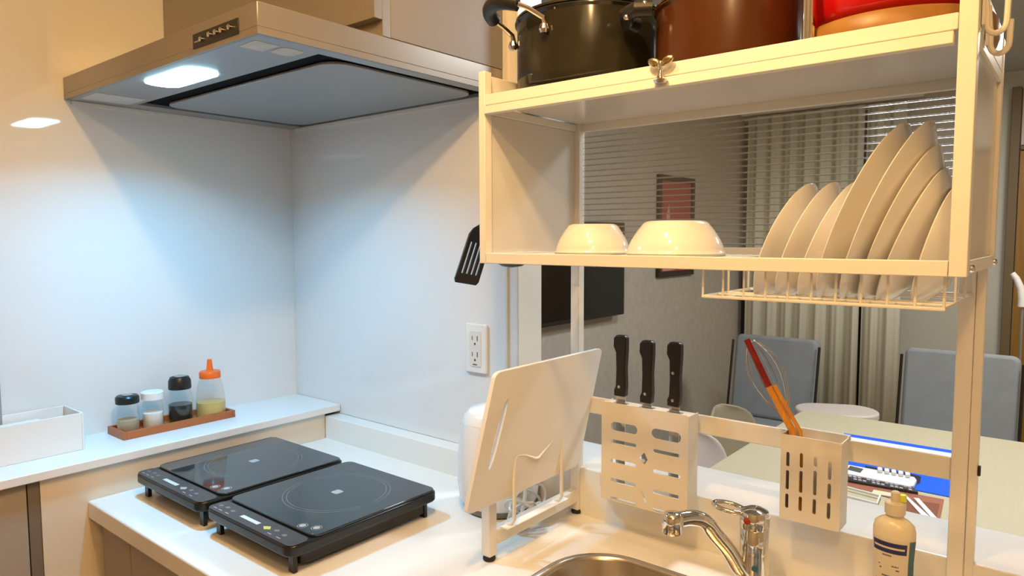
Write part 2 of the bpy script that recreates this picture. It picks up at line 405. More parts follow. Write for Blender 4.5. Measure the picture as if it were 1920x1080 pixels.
# ------------------------------------------------------------------ dish rack
RX0, RX1, RY0, RY1 = .866, 1.583, -.288, .011
dr = thing('dish_rack', 'tall white over-sink dish rack with enclosed shelf and pots on top', 'dish rack', (1.22, -.14, .85))
P = .020
for x in (RX0, RX1-P):
    MB().box(x if x < 1 else 1.5425, x+P if x < 1 else 1.5630, RY1-P, RY1, .8592, 1.3935).build('back_post', RACK, dr, bevel=.0015)
    if x > 1: MB().box(1.5633, 1.5750, RY1-.012, RY1+.004, .8592, 1.3935).build('post_sleeve', RACK, dr, bevel=.001)
    MB().box(x, x+P, RY1-P, RY1, 1.3955, 1.70).build('back_post', RACK, dr, bevel=.0015)
    MB().box(x, x+P, RY0-.0, RY0+P, .8592, .955).build('front_foot_post', RACK, dr, bevel=.0015)
    MB().box(x+.002, x+P-.002, RY0+P+.0005, RY1-P-.0005, .876, .904).build('foot_crossbar', RACK, dr, bevel=.0015)
    for y in (RY0+P/2, RY1-P/2):
        f = MB().lathe((x+P/2, y, .8505), [(0, 0), (.0105, 0), (.0115, .002), (.0115, .005), (.010, .0085), (0, .0085)], 20).build('foot', RUBBER, dr)
# box frame: front uprights, bottom and top rails
MB().box(RX0, RX0+.014, RY0, RY0+.018, 1.384, 1.711).build('front_upright', RACK, dr, bevel=.001)
MB().box(RX1-.018, RX1, RY0, RY0+.018, 1.384, 1.86).build('front_upright', RACK, dr, bevel=.001)
MB().box(RX0+.0145, RX1-.0185, RY0, RY0+.012, 1.384, 1.402).build('front_bottom_rail', RACK, dr, bevel=.001)
MB().box(RX0+.0145, RX1-.0185, RY0, RY0+.012, 1.653, 1.671).build('front_top_rail', RACK, dr, bevel=.001)
MB().box(RX0+.0145, RX1-.022, RY0-.003, RY0+.010, 1.638, 1.6515).build('sliding_track', RACK, dr, bevel=.001)
MB().box(RX0+P, RX1-P, RY1-.012, RY1, 1.394, 1.410).build('back_bottom_rail', RACK, dr, bevel=.001)
MB().box(RX0+P, RX1-P, RY1-.012, RY1, 1.640, 1.668).build('back_top_rail', RACK, dr, bevel=.001)
MB().box(RX0+.0145, RX1-.019, RY0+.0125, RY1-.0125, 1.655, 1.659).build('top_shelf', RACKP, dr)
for x in (RX0+.001, RX1-.013):
    MB().box(x, x+.012, RY0+.0185, RY1-P-.0005, 1.386, 1.402).build('side_bottom_rail', RACK, dr, bevel=.001)
    MB().box(x, x+.012, RY0+.0185, RY1-P-.0005, 1.640, 1.654).build('side_top_rail', RACK, dr, bevel=.001)
    MB().box(x+.004, x+.008, RY0+.0185, RY1-P-.0005, 1.4025, 1.6395).build('side_panel', RACKP, dr)
MB().box(RX0+.001, RX0+.004, RY0+.0185, RY1-P-.0005, 1.6545, 1.708).build('side_guard', RACK, dr, bevel=.001)
MB().box(RX1-.004, RX1-.001, RY0+.0185, RY1-P-.0005, 1.6545, 1.708).build('side_guard', RACK, dr, bevel=.001)
# fluted clear sheet across the back
fs = MB().box(RX0+P+.001, RX1-P-.001, RY1-.006, RY1-.0045, 1.4105, 1.6395).build('fluted_back_sheet', FLUTE, dr)
m = MB(); z = 1.416
while z < 1.636:
    m.tube([(RX0+P+.002, RY1-.0082, z), (RX1-P-.002, RY1-.0082, z)], .0013, 10); z += .0112
m.build('ridges', RIB, fs)
# left half flat shelf of wires
m = MB()
for i in range(21):
    x = RX0+.024+i*.0195
    m.tube([(x, RY0+.013, 1.398), (x, RY1-.013, 1.398)], .0014, 6)
m.tube([(RX0+.015, -.20, 1.3955), (1.268, -.20, 1.3955)], .0018, 6)
m.tube([(RX0+.015, -.07, 1.3955), (1.268, -.07, 1.3955)], .0018, 6)
m.build('wire_shelf', WIRE, dr)
# hanging wire basket for plates
bk = MB()
BX0, BX1, BY0, BY1, BZ = 1.270, 1.560, -.270, -.01, 1.346
for z, inset in ((BZ, .0), (1.388, 0)):
    bk.tube([(BX0, BY0, z), (BX1, BY0, z), (BX1, BY1, z), (BX0, BY1, z)], .0022, 8, closed=True)
n = 10
for i in range(n+1):
    x = BX0+(BX1-BX0)*i/n
    bk.tube([(x, BY0, 1.388), (x, BY0, BZ), (x, BY0+.05, BZ)], .0017, 6)
    if i % 5 == 0: bk.tube([(x, BY1, 1.388), (x, BY1, BZ), (x, BY1-.05, BZ)], .0017, 6)
for y in (-.22, -.185, -.095, -.06):
    bk.tube([(BX0, y, BZ), (BX1, y, BZ)], .0018, 6)
for y in (-.18, -.10):
    for x in (BX0, BX1):
        bk.tube([(x, y, 1.388), (x, y, BZ)], .0017, 6)
bk.build('plate_basket', WIRE, dr)
# hooks on the right side
for (y, z0) in ((-.255, 1.650), (-.215, 1.636)):
    m = MB()
    path = [(RX1+.001, y, z0+.055), (RX1+.004, y, z0+.02)] + [(RX1+.004+.009-.009*math.cos(a), y, z0+.012-.012*math.sin(a)) for a in [PI*k/8 for k in range(9)]] + [(RX1+.0225, y, z0+.036)]
    m.tube(path, .0032, 8); m.box(RX1, RX1+.003, y-.008, y+.008, z0+.01, z0+.06)
    m.build('side_hook', RACK, dr)
for y in (-.262, -.01):
    MB().lathe((0, 0, 0), [(0, 0), (.005, 0), (.005, .002), (.003, .004), (0, .004)], 12, M=Matrix.Translation((RX1, y, 1.393)) @ Matrix.Rotation(PI/2, 4, 'Y')).build('side_bolt', CHROME, dr)
m = MB()
m.box(1.5751, 1.5785, -.003, .004, 1.083, 1.097).build('rail_screw', RUBBER, dr)
# rail at the back for holders
MB().box(RX0+P+.0003, 1.5422, -.003, .004, 1.069, 1.1035).build('utensil_rail', RACK, dr, bevel=.002)
# cutting board bracket (M shaped flat wire on the crossbar)
m = MB()
mx = .906
mp = [(mx-.022, -.243, .906), (mx-.006, -.243, .912), (mx, -.243, .92)] + [(mx, -.243, 1.020), (mx, -.2415, 1.033), (mx, -.236, 1.037), (mx, -.215, 1.033), (mx, -.182, 1.018), (mx, -.172, 1.017), (mx, -.165, 1.021), (mx, -.104, 1.053), (mx, -.0975, 1.053), (mx, -.096, 1.046), (mx, -.096, .92), (mx-.006, -.096, .912), (mx-.022, -.096, .906)]
m.tube(mp, .0034, 8)
m.build('board_bracket', RACK, dr)
MB().box(.8865, .905, -.26, -.07, .9055, .9085).build('bracket_shelf', RACK, dr, bevel=.001)
# chrome/brass wing clip on the top rail
kb = thing('decorative_clip', 'small shiny bow-shaped metal clip on front of the top rail', 'clip', (1.214, RY0-.004, 1.652))
m = MB(); cx, cy, cz = 1.214, RY0-.009, 1.668
m.lathe((cx, cy, cz-.022), [(0, 0), (.005, .001), (.0055, .004), (.0035, .008), (.003, .018), (.0045, .022), (.0035, .026), (0, .028)], 14)
m.build('stem', CHROME, kb)
for s_ in (-1, 1):
    m = MB().lathe((0, 0, 0), [(0, -.011), (.004, -.009), (.0065, -.003), (.006, .004), (.003, .009), (0, .011)], 16, M=Matrix.Translation((cx+s_*.010, cy, cz+.004)) @ Matrix.Rotation(s_*1.15, 4, 'Y'), sy=.6)
    m.build('wing', BRASS, kb)
m = MB().lathe((cx, cy, cz-.028), [(0, 0), (.008, .002), (.011, .007), (.0, .008)], 20, sy=.7); m.build('base', CHROME, kb)

# ------------------------------------------------------------------ bowls (upside down)
def bowl(label, c, R, H, k):
    prof = [(R, 0), (R+.0015, .003), (R*.985, .006)]
    for i in range(1, 9):
        t = i/8; prof.append((R*(.985-.30*t**1.5), .006+(H-.012)*t))
    prof += [(R*.66, H-.0035), (R*.60, H-.001), (R*.55, H), (0, H)]
    inner = [(0, H-.004)]+[(max(0, r-.0035), z-.003 if z > .01 else z) for r, z in prof[::-1][2:]]
    o = MB().lathe(c, prof+inner[0:0], 56).build('bowl', CERAM)
    tag(o, label, 'bowl', 'white bowls upside down on the rack shelf'); return o
bowl('smaller white bowl upside down on rack shelf, nearer the left side panel', (1.010, -.150, 1.3998), .066, .052, 0)
bowl('larger white bowl upside down on rack shelf, nearer the plates', (1.168, -.150, 1.3998), .078, .055, 1)

# ------------------------------------------------------------------ plates standing in the basket
def plate(label, R, x, lean, cy=-.14, zb=1.3345, rotz=0):
    # built lying, axis z; centre at origin bottom
    prof = [(0, 0), (R*.52, 0), (R*.55, -.0015), (R*.58, .0005), (R*.80, .012), (R*.97, .024), (R, .0265), (R*.985, .028), (R*.80, .0155), (R*.57, .004), (0, .0035)]
    me = MB(); me.lathe((0, 0, 0), prof, 64)
    M = Matrix.Rotation(-PI/2+lean, 4, 'Y')
    for v in me.bm.verts: v.co = M @ v.co
    lo = min(v.co.z for v in me.bm.verts)
    for v in me.bm.verts: v.co += Vector((x, cy, zb-lo))
    o = me.build('plate', CERAM); tag(o, label, 'plate', 'white plates standing in the wire basket'); return o
L0 = .38
plate('small white plate at the left front of the plate row in wire basket', .092, 1.366, L0)
plate('small white plate second from the left in the wire basket', .092, 1.397, L0)
plate('small white plate third from left, just before the large plates', .092, 1.427, L0)
plate('large white plate leaning in basket, first tall one right of the small plates', .131, 1.470, L0)
plate('large white plate leaning in basket, second tall one and highest at the back', .131, 1.499, L0)
plate('middle-sized white plate just right of the two tallest plates in the basket', .114, 1.514, L0)
plate('white plate second from the right end of the plate row', .098, 1.529, L0)
plate('white plate at right end of the row beside the rack upright', .082, 1.556, L0*.7)

# ------------------------------------------------------------------ pots on the rack top
def pot(name, label, m_, cx, cy, R, H, z0, lidm):
    t = thing(name, label, 'pot', (cx, cy, z0))
    MB().lathe((cx, cy, z0), [(0, 0), (R-.022, 0), (R-.009, .004), (R-.002, .014), (R, .03), (R, H-.006), (R+.004, H-.002), (R+.004, H), (R-.003, H), (R-.004, .02), (0, .01)], 72).build('body', m_, t)
    MB().lathe((cx, cy, z0+H+.0005), [(0, 0), (R-.006, 0), (R+.003, .002), (R+.002, .006), (R*.8, .018), (R*.4, .030), (.02, .034), (0, .034)], 72).build('lid', lidm, t)
    MB().lathe((cx, cy, z0+H+.035), [(0, 0), (.008, 0), (.008, .012), (.02, .018), (.021, .026), (0, .03)], 24).build('lid_knob', BLACKP, t)
    return t
ZT = 1.6592
pb = pot('cooking_pot', 'black enamel cooking pot with black loop handles, left on the rack top', POTB, .994, -.138, .1275, .128, ZT+.012, POTB)
MB().lathe((.994, -.138, ZT), [(0, 0), (.10, 0), (.10, .0118), (0, .0118)], 40).build('base_ring', POTB, pb)
# handle toward camera-left of the black pot
def loop_handle(t, cx, cy, R, ang, z, out, half, grip, bracket):
    d = Vector((math.cos(ang), math.sin(ang), 0)); s = Vector((-d.y, d.x, 0)); c = Vector((cx, cy, z))
    pts = []
    for k in range(-8, 9):
        u = k/8; pts.append(c+d*(R+out*(1-abs(u)**2.6)+.012)+s*(half*u)+Vector((0, 0, .016*(1-abs(u)**2))))
    MB().tube(pts[2:-2], .0120, 12).build('handle', grip, t)
    for e in (-1, 1):
        a = pts[2 if e < 0 else -3]; b = c+d*(math.sqrt(R*R-(half*.92)**2)+.006)+s*(half*.92*e)+Vector((0, 0, -.012))
        f = MB().tube([a, (a+b)/2+d*.004+Vector((0, 0, .003)), b+d*.003, b+Vector((0, 0, -.012))], .0042, 8); f.build('handle_bracket', bracket, t)
        MB().lathe(tuple(b+d*.002-Vector((0, 0, .020))), [(0, -.006), (.006, -.004), (.0085, .002), (.006, .010), (0, .013)], 14).build('rivet', bracket, t)
loop_handle(pb, .994, -.138, .1275, math.radians(245), 1.792, .046, .062, BLACKP, CHROME)
pc = pot('cooking_pot', 'copper-brown cooking pot between the black pot and the red pot', POTC, 1.246, -.140, .108, .115, ZT, POTC)
MB().tube([(1.125, -.205, 1.757), (1.118, -.222, 1.760), (1.128, -.242, 1.766), (1.150, -.250, 1.768), (1.168, -.238, 1.768)], .012, 12).build('handle', BLACKP, pc)
for p in ((1.134, -.2535, 1.757), (1.163, -.2505, 1.772)):
    MB().lathe(p, [(0, -.005), (.004, -.003), (.005, 0), (.004, .003), (0, .005)], 12).build('rivet', CHROME, pc)
# wooden board under the red pot
wb = MB().lathe((1.474, -.142, ZT+.0003), [(0, 0), (.108, 0), (.113, .004), (.116, .014), (.114, .034), (.110, .040), (0, .041)], 72).build('round_wooden_board', BOARDW)
tag(wb, 'round honey-coloured wooden board beneath the red pot', 'board')
pr_ = pot('cooking_pot', 'bright red enamel pot on the round wooden board at right', POTR, 1.474, -.142, .102, .115, ZT+.0415, POTR)
sc = MB().lathe((1.392, -.235, ZT+.0003), [(0, 0), (.007, 0), (.008, .002), (.008, .10), (.009, .104), (0, .108)], 24).build('chrome_tube', CHROME)  # slim tube added for the grey metallic strip between the pots
tag(sc, 'slim upright chrome tube between the brown pot and the red pot', 'utensil')

# ------------------------------------------------------------------ spatula and ladle hung on the rack's left side
sp = thing('spatula', 'black slotted spatula hanging at the left side of the rack', 'spatula', (.835, -.25, 1.35))
# head drawn in plane with axes: across=(0,1,0)-ish, up
A0 = Vector((.835, -.322, 1.352)); Bv = Vector((.835, -.262, 1.342)); Tl = Vector((.835, -.275, 1.452))
ax = (Bv-A0); upv = Vector((0, .050, .105)); W = ax.length; ax.normalize()
def sp_pt(u, v, d=0): return A0+ax*(u*W)+upv*v+Vector((d, 0, 0))
def plane_plate(fn, outer, holes, d0, d1, name, m_, parent, bevel=.0006):
    t = bmesh.new(); edges = []
    for loop in [outer]+holes:
        vs = [t.verts.new(fn(*p, d0)) for p in loop]
        edges += [t.edges.new((vs[i], vs[(i+1) % len(vs)])) for i in range(len(vs))]
    bmesh.ops.triangle_fill(t, edges=edges, use_beauty=True)
    g = bmesh.ops.extrude_face_region(t, geom=t.faces[:])
    d = fn(0, 0, d1)-fn(0, 0, d0)
    for v in [e for e in g['geom'] if isinstance(e, bmesh.types.BMVert)]: v.co += d
    mb = MB(); mb.bm.free(); mb.bm = t
    return mb.build(name, m_, parent, bevel=bevel)
outer = [(0.06, 0), (.92, 0), (1, .05), (1.0, .80), (.92, .93), (.72, 1.0), (.62, 1.08), (.44, 1.08), (.34, 1.0), (.1, .90), (.0, .80), (-.02, .06)]
holes = [[(u, .16), (u+.07, .16), (u+.07, .68), (u, .68)] for u in (.16, .36, .56, .76)]
plane_plate(sp_pt, outer, holes, 0, .003, 'blade', BLACKP, sp)
MB().tube([sp_pt(.53, 1.05, .0015), (.845, -.232, 1.50), (.846, -.228, 1.60), (.846, -.226, 1.665)], .0055, 10).build('handle', BLACKP, sp)
sp2 = thing('ladle', 'black ladle hanging behind the spatula, its bowl peeking below the rack', 'ladle', (.80, -.125, 1.37))
MB().lathe((.805, -.125, 1.369), [(0, 0), (.02, .003), (.034, .012), (.040, .026), (.038, .026), (.032, .014), (.018, .006), (0, .003)], 32).build('bowl', BLACKP, sp2)
MB().tube([(.838, -.125, 1.393), (.848, -.125, 1.43), (.850, -.125, 1.665)], .005, 10).build('handle', BLACKP, sp2)
for y in (-.226, -.125):
    m = MB().tube([(RX0, y, 1.690), (RX0-.014, y, 1.690), (RX0-.019, y, 1.682), (RX0-.024, y, 1.672), (RX0-.028, y, 1.682)], .0022, 8)
    m.build('left_hook', RACK, dr)

# ------------------------------------------------------------------ cutting board
cbt = MB()
cb_bot, cb_top, yb0, yb1 = .8930, .9160, -.365, -.030
zb0, zb1 = .9650, 1.2020
# board plane: bottom x .893 -> top x .916, leaning; the top shifts towards the living room
sh = .052
def cb_pt(u, v, d=0): return Vector((cb_bot+(cb_top-cb_bot)*v+d, yb0+(yb1-yb0)*u+sh*v, zb0+(zb1-zb0)*v))
ou = [(p[0], p[1]) for p in rrect(0, 1, 0, 1, .045, 5)]
hs = [(.145, .78), (.150, .70), (.140, .45), (.130, .34), (.112, .28), (.098, .30), (.096, .38), (.108, .58), (.125, .75)]
cbo = plane_plate(cb_pt, ou, [hs[::-1]], 0, .009, 'cutting_board', BOARDM, None, bevel=.003)
tag(cbo, 'large white plastic cutting board with handle slot leaning in the rack bracket', 'cutting board')

# ------------------------------------------------------------------ white rounded appliance and its cord
kt = thing('electric_kettle', 'white rounded electric appliance with grey base behind the cutting board', 'appliance', (.728, -.075, .85))
KC = (.728, -.078, .85)
MB().lathe(KC, [(0, .0005), (.068, .0005), (.074, .004), (.077, .012), (.077, .016), (0, .016)], 48).build('base', APPLG, kt)
MB().lathe(KC, [(0, .0165), (.078, .0165), (.084, .03), (.0875, .06), (.087, .11), (.083, .16), (.078, .19), (.0, .19)], 48).build('body', APPL, kt)
MB().lathe(KC, [(0, .1905), (.0765, .1905), (.072, .206), (.060, .216), (.03, .221), (0, .222)], 48).build('lid', APPL, kt)
cd = thing('power_cord', 'bundled pale power cord lying under the cutting board', 'cord', (.84, -.12, .85))
random.seed(3)
for k in range(4):
    pts = []
    for i in range(26):
        a = 2*PI*i/26
        pts.append((.838+(.018+.003*k)*math.cos(a)+.004*math.sin(3*a+k), -.125+(.040+.005*k)*math.sin(a), .8745+k*.010+.018*math.sin(a*2+k*1.3)))
    MB().tube(pts, .0028, 8, closed=True).build('cord_loop', CORDM, cd)
MB().tube([(.825, -.10, .955), (.832, -.12, .90), (.840, -.15, .856)], .004, 8).build('cord_tie', CORDM, cd)
MB().tube([(.800, -.09, .862), (.83, -.14, .856), (.84, -.18, .855), (.825, -.21, .855)], .003, 8).build('cord_end', CORDM, cd)

# ------------------------------------------------------------------ induction cookers
def cooker(x0, x1, label, first):
    y0, y1 = -.548, -.193
    t = thing('induction_cooker', label, 'induction cooker', ((x0+x1)/2, (y0+y1)/2, .85), 'portable induction cookers on the worktop')
    MB().prism(rrect(x0, x1, y0, y1, .022), 'z', .884, .9045).build('housing', BLACKB, t, bevel=.004, seg=3)
    MB().prism(rrect(x0+.016, x1-.016, y0+.03, y1-.012, .02), 'z', .858, .8835).build('lower_body', BLACKB, t, bevel=.003)
    MB().prism(rrect(x0+.003, x1-.003, y0+.003, y0+.046, .014), 'z', .9046, .9060).build('control_strip', PURPB, t, bevel=.0008)
    MB().prism(rrect(x0+.001, x1-.001, y0+.050, y1-.006, .018), 'z', .9046, .9095).build('glass_top', GLASSB, t, bevel=.0015)
    for x in (x0+.014, x1-.030):
        for y in (y0+.016, y1-.03):
            MB().prism([(x, y), (x+.016, y), (x+.016, y+.008), (x+.008, y+.012), (x, y+.008)], 'z', .8503, .8838).build('foot', BLACKB, t, bevel=.001)
    zc = .9096; cx, cy = (x0+x1)/2, (y0+.05+y1)/2+.004
    for R in (.108, .100):
        m = MB(); n = 64
        A = [m.bm.verts.new((cx+R*math.cos(2*PI*i/n), cy+R*math.sin(2*PI*i/n), zc)) for i in range(n)]
        B = [m.bm.verts.new((cx+(R-.0016)*math.cos(2*PI*i/n), cy+(R-.0016)*math.sin(2*PI*i/n), zc)) for i in range(n)]
        for i in range(n):
            if (i % 32) in (30, 31, 0): continue
            m.bm.faces.new((A[i], A[(i+1) % n], B[(i+1) % n], B[i]))
        m.build('zone_ring', RINGM, t)
    m = MB().prism(rrect(cx-.010, cx+.010, cy-.010, cy+.010, .004), 'z', zc, zc+.0002); m.build('centre_mark', PRINT, t)
    for (bx, by) in ((x1-.028, y0+.074), (x1-.056, y0+.064)):
        m = MB(); m.lathe((bx, by, zc), [(0, 0), (.0065, 0), (.0065, .0003), (0, .0003)], 20); b_ = m.build('safety_mark', PRINT, t)
        m = MB(); n = 28
        A = [m.bm.verts.new((bx+.0100*math.cos(2*PI*i/n), by+.0100*math.sin(2*PI*i/n), zc+.0001)) for i in range(n)]
        B = [m.bm.verts.new((bx+.0090*math.cos(2*PI*i/n), by+.0090*math.sin(2*PI*i/n), zc+.0001)) for i in range(n)]
        for i in range(n): m.bm.faces.new((A[i], A[(i+1) % n], B[(i+1) % n], B[i]))
        m.build('mark_ring', PRINT, b_)
    zs = .90605
    MB().box(x0+.10, x0+.160, y0+.018, y0+.027, zs, zs+.0003).build('display', LCD, t)
    MB().prism([(x0+.176, y0+.022), (x0+.188, y0+.015), (x0+.198, y0+.022), (x0+.188, y0+.030)], 'z', zs, zs+.0003).build('start_mark', YEL if first else PRINT, t)
    for k, dx in enumerate((.022, .042, .066, .212, .240)):
        m = MB().lathe((x0+dx, y0+.024+.003*(k % 2), zs), [(0, 0), (.006, 0), (.006, .0002), (0, .0002)], 16, sy=.7); m.build('touch_key', mat('dim_print', (.16, .155, .15), .4, noise=.1), t)
        MB().box(x0+dx-.006, x0+dx+.006, y0+.0105, y0+.0125, zs, zs+.0002).build('key_caption', PRINT, t)
    return t
cooker(.054, .350, 'black portable induction cooker nearer the left wall and seasoning tray', False)
cooker(.372, .664, 'black portable induction cooker nearer the cutting board, large glass top in front', True)

# ------------------------------------------------------------------ seasoning tray and jars
tr = thing('seasoning_tray', 'narrow reddish-brown wooden tray holding four seasoning containers on the ledge', 'tray', (-.135, -.368, .943))
tx0, tx1, ty0, ty1, tz = -.182, -.087, -.512, -.226, .9432
MB().box(tx0+.008, tx1-.008, ty0+.008, ty1-.008, tz, tz+.005).build('bottom', TRAYW, tr)
for (a, b, c, d) in ((tx0, tx1, ty0, ty0+.0078), (tx0, tx1, ty1-.0078, ty1), (tx0, tx0+.0078, ty0+.008, ty1-.008), (tx1-.0078, tx1, ty0+.008, ty1-.008)):
    MB().box(a, b, c, d, tz, tz+.019).build('side', TRAYW, tr, bevel=.001)
zj = tz+.0053
def jar(label, cat, y, R, H, capH, capm, fill, fillm, topR=None, capR=None, name='seasoning_jar', tilt=0):
    t = thing(name, label, cat, (-.133, y, zj))
    topR = topR or R*.9; capR = capR or R
    body = [(0, .0), (R*.9, 0), (R, .004), (R, H*.45), (topR, H-capH-.003), (topR*.96, H-capH), (0, H-capH)]
    MB().lathe((-.133, y, zj), body, 40).build('body', JARG, t)
    f = [(0, .0015), (R*.86, .0015), (R*.94, .005), (R*.94, min(fill, H*.45)), (R*.94-(R-topR)*max(0, (fill-H*.45))/(H*.55), fill), (0, fill+tilt)]
    MB().lathe((-.133, y, zj), f, 40).build('contents', fillm, t)
    return t
z0 = zj
j1 = jar('small glass jar of light brown powder with black cap, leftmost on the tray', 'seasoning jar', -.482, .0255, .094, .020, None, .034, PEPP)
MB().lathe((-.133, -.482, z0+.0745), [(0, 0), (.0262, 0), (.0268, .003), (.0268, .015), (.0235, .019), (0, .020)], 40).build('cap', BLACKP, j1)
MB().prism(rrect(-.146, -.120, -.494, -.470, .008), 'z', z0+.0946, z0+.0954).build('cap_flap', mat('glossy_grey_flap', (.25, .25, .25), .15, noise=.02), j1)
j2 = jar('glass jar of white salt with a white lid, second on the tray', 'seasoning jar', -.422, .0245, .094, .020, None, .040, SALT, tilt=.004)
MB().lathe((-.133, -.422, z0+.0745), [(0, 0), (.0265, 0), (.0265, .017), (.024, .019), (0, .019)], 40).build('lid', WPLAST, j2)
j3 = jar('soy sauce bottle with black spout cap, third on the tray', 'bottle', -.352, .0300, .121, .033, None, .048, SOYM, topR=.0255)
MB().lathe((-.133, -.352, z0+.0885), [(0, 0), (.0272, 0), (.0280, .004), (.0270, .022), (.0225, .031), (0, .033)], 40).build('cap', BLACKP, j3)
MB().prism(rrect(-.148, -.116, -.366, -.338, .008), 'z', z0+.1210, z0+.1222).build('cap_flap', MATS['glossy_grey_flap'], j3)
j4 = thing('squeeze_bottle', 'translucent squeeze bottle of yellow oil with pointed orange cap on the tray', 'bottle', (-.133, -.270, zj))
MB().lathe((-.133, -.270, zj), [(0, 0), (.034, 0), (.0375, .004), (.0370, .04), (.0330, .075), (.0270, .100), (.025, .104), (0, .104)], 40).build('body', SQUEEZ, j4)
MB().lathe((-.133, -.270, zj), [(0, .001), (.0335, .001), (.0368, .005), (.0362, .040), (0, .040)], 40).build('contents', HONEY, j4)
MB().lathe((-.133, -.270, zj+.1045), [(0, 0), (.0268, 0), (.0272, .002), (.0272, .014), (.025, .018), (.0095, .019), (.0085, .022), (.0060, .047), (.0052, .050), (0, .0505)], 40).build('cap', ORANGE, j4)

# ------------------------------------------------------------------ white open box on the ledge
bx = thing('storage_box', 'white open-topped rectangular box at the left end of the ledge', 'box', (-.14, -.77, .943))
a, b, c, d = -.200, -.086, -.95, -.597
MB().box(a+.003, b-.003, c+.003, d-.003, .9432, .947).build('bottom', WPLAST, bx)
for q in ((a, b, d-.004, d), (a, b, c, c+.004), (a, a+.004, c+.0042, d-.0042), (b-.004, b, c+.0042, d-.0042)):
    MB().box(*q, .9432, 1.029).build('side', WPLAST, bx, bevel=.0008)
pp = MB().box(-.185, -.115, -.93, -.655, .9473, 1.012).build('paper_packet', PAPERW, None, bevel=.004)
tag(pp, 'white packet inside the open box on the ledge', 'packet')

# ------------------------------------------------------------------ knife holder
kx0, kx1, ky0, ky1, kz0, kz1 = .972, 1.152, -.056, -.016, .922, 1.113
kh = thing('knife_holder', 'beige slotted knife holder hung on the utensil rail', 'knife holder', ((kx0+kx1)/2, -.035, kz0))
def slot(x0, x1, z0, z1):
    r = min(x1-x0, z1-z0)*.49; return rrect(x0, x1, z0, z1, r, 4)[::-1]
hl = [slot(.993, 1.050, 1.060, 1.077), slot(1.079, 1.138, 1.060, 1.079)]
for z in (1.039, 1.001, .963, .926):
    hl.append(slot(.993, 1.048, z-.0035, z+.0035))
for z in (1.037, .999, .961, .926):
    hl.append(slot(1.083, 1.138, z-.0035, z+.0035))
hl.append([(1.065, 1.006), (1.072, 1.017), (1.065, 1.030), (1.054, 1.018)])
hl.append([(1.068, .935), (1.071, .936), (1.061, .957), (1.058, .956)])
HOLD = mat('holder_cream_plastic', (.74, .71, .64), .38, noise=.01)
MB().holed(rrect(kx0, kx1, kz0, kz1, .004), hl, 'y', ky0, ky0+.0022).build('front_plate', HOLD, kh, smooth=False)
for q in ((kx0, kx0+.002, ky0+.0024, ky1), (kx1-.002, kx1, ky0+.0024, ky1)):
    MB().box(*q, kz0+.002, kz1-.002).build('side', HOLD, kh)
MB().box(kx0+.0022, kx1-.0022, ky0+.0024, ky1, kz0+.002, kz0+.004).build('bottom', HOLD, kh)
tops = [(.995, .0), (1.051, 0), (1.109, 0)]
m = MB().holed([(kx0+.0022, ky0+.0024), (kx1-.0022, ky0+.0024), (kx1-.0022, ky1), (kx0+.0022, ky1)],
               [[(x-.003+0, -.046), (x+.027, -.046), (x+.027, -.026), (x-.003, -.026)][::-1] for x in (.990, 1.046, 1.103)], 'z', kz1-.006, kz1-.004)
m.build('top_plate', HOLD, kh)
for x in (.99, 1.12):
    MB().box(x, x+.014, ky1+.0003, -.0036, kz1-.018, kz1-.008).build('rail_hook', HOLD, kh)
def knife(label, x, top, two, bulge, handle_len=.118):
    t = thing('kitchen_knife', label, 'knife', (x, -.036, 1.005), 'black handled knives in the holder')
    zb = top-handle_len
    pts = [(x-.012, zb), (x+.0115, zb), (x+.013, zb+.02), (x+.0115, zb+.055), (x+.0135, zb+.09), (x+.0135, top-.004), (x+.010, top), (x-.008, top), (x-.0135, top-.006), (x-.0140, top-.022), (x-.0085, top-.034), (x-.0075, zb+.05), (x-.0085, zb+.02), (x-.012, zb+.012)]
    MB().prism(pts, 'y', -.044, -.029).build('handle', KNIFEH, t, bevel=.0035, seg=3)
    for k, zr in enumerate(two):
        MB().lathe((0, 0, 0), [(0, 0), (.0030, 0), (.0030, .0012), (0, .0016)], 14, M=Matrix.Translation((x, -.0439, zb+zr)) @ Matrix.Rotation(PI/2, 4, 'X')).build('rivet', BLADE, t)
    MB().prism([(x-.010, zb-.0005), (x+.010, zb-.0005), (x+.010, .95), (x-.004, .935), (x-.010, .96)], 'y', -.0375, -.0358).build('blade', BLADE, t)
    return t
knife('black-handled knife with a low rivet, leftmost of three in the holder', 1.003, 1.242, (.019,), 0)
knife('black-handled knife with a low rivet, middle of three in the holder', 1.059, 1.237, (.018,), 0)
knife('black-handled knife showing two rivets, rightmost of three in the holder', 1.115, 1.239, (.012, .062), 0)

# ------------------------------------------------------------------ cutlery holder and whisk
qx0, qx1, qy0, qy1, qz0, qz1 = 1.313, 1.405, -.056, -.014, .970, 1.110
ch = thing('cutlery_holder', 'beige cutlery holder with vertical slots hung on the utensil rail', 'cutlery holder', (1.36, -.035, qz0))
hl = []
for x, zs in ((1.3245, ((1.058, 1.082), (1.020, 1.052), (.989, 1.013))), (1.3455, ((1.060, 1.084), (1.019, 1.055), (.989, 1.013))), (1.3670, ((1.066, 1.082), (1.020, 1.060), (.989, 1.014))), (1.3885, ((1.050, 1.079), (1.019, 1.044), (.987, 1.013)))):
    for a, b in zs: hl.append(slot(x-.0026, x+.0026, a, b))
MB().holed(rrect(qx0, qx1, qz0, qz1, .004), hl, 'y', qy0, qy0+.002).build('front_plate', HOLD, ch, smooth=False)
MB().box(qx0, qx0+.002, qy0+.0022, qy1, qz0+.001, qz1).build('side', HOLD, ch)
MB().box(qx1-.002, qx1, qy0+.0022, qy1, qz0+.001, qz1).build('side', HOLD, ch)
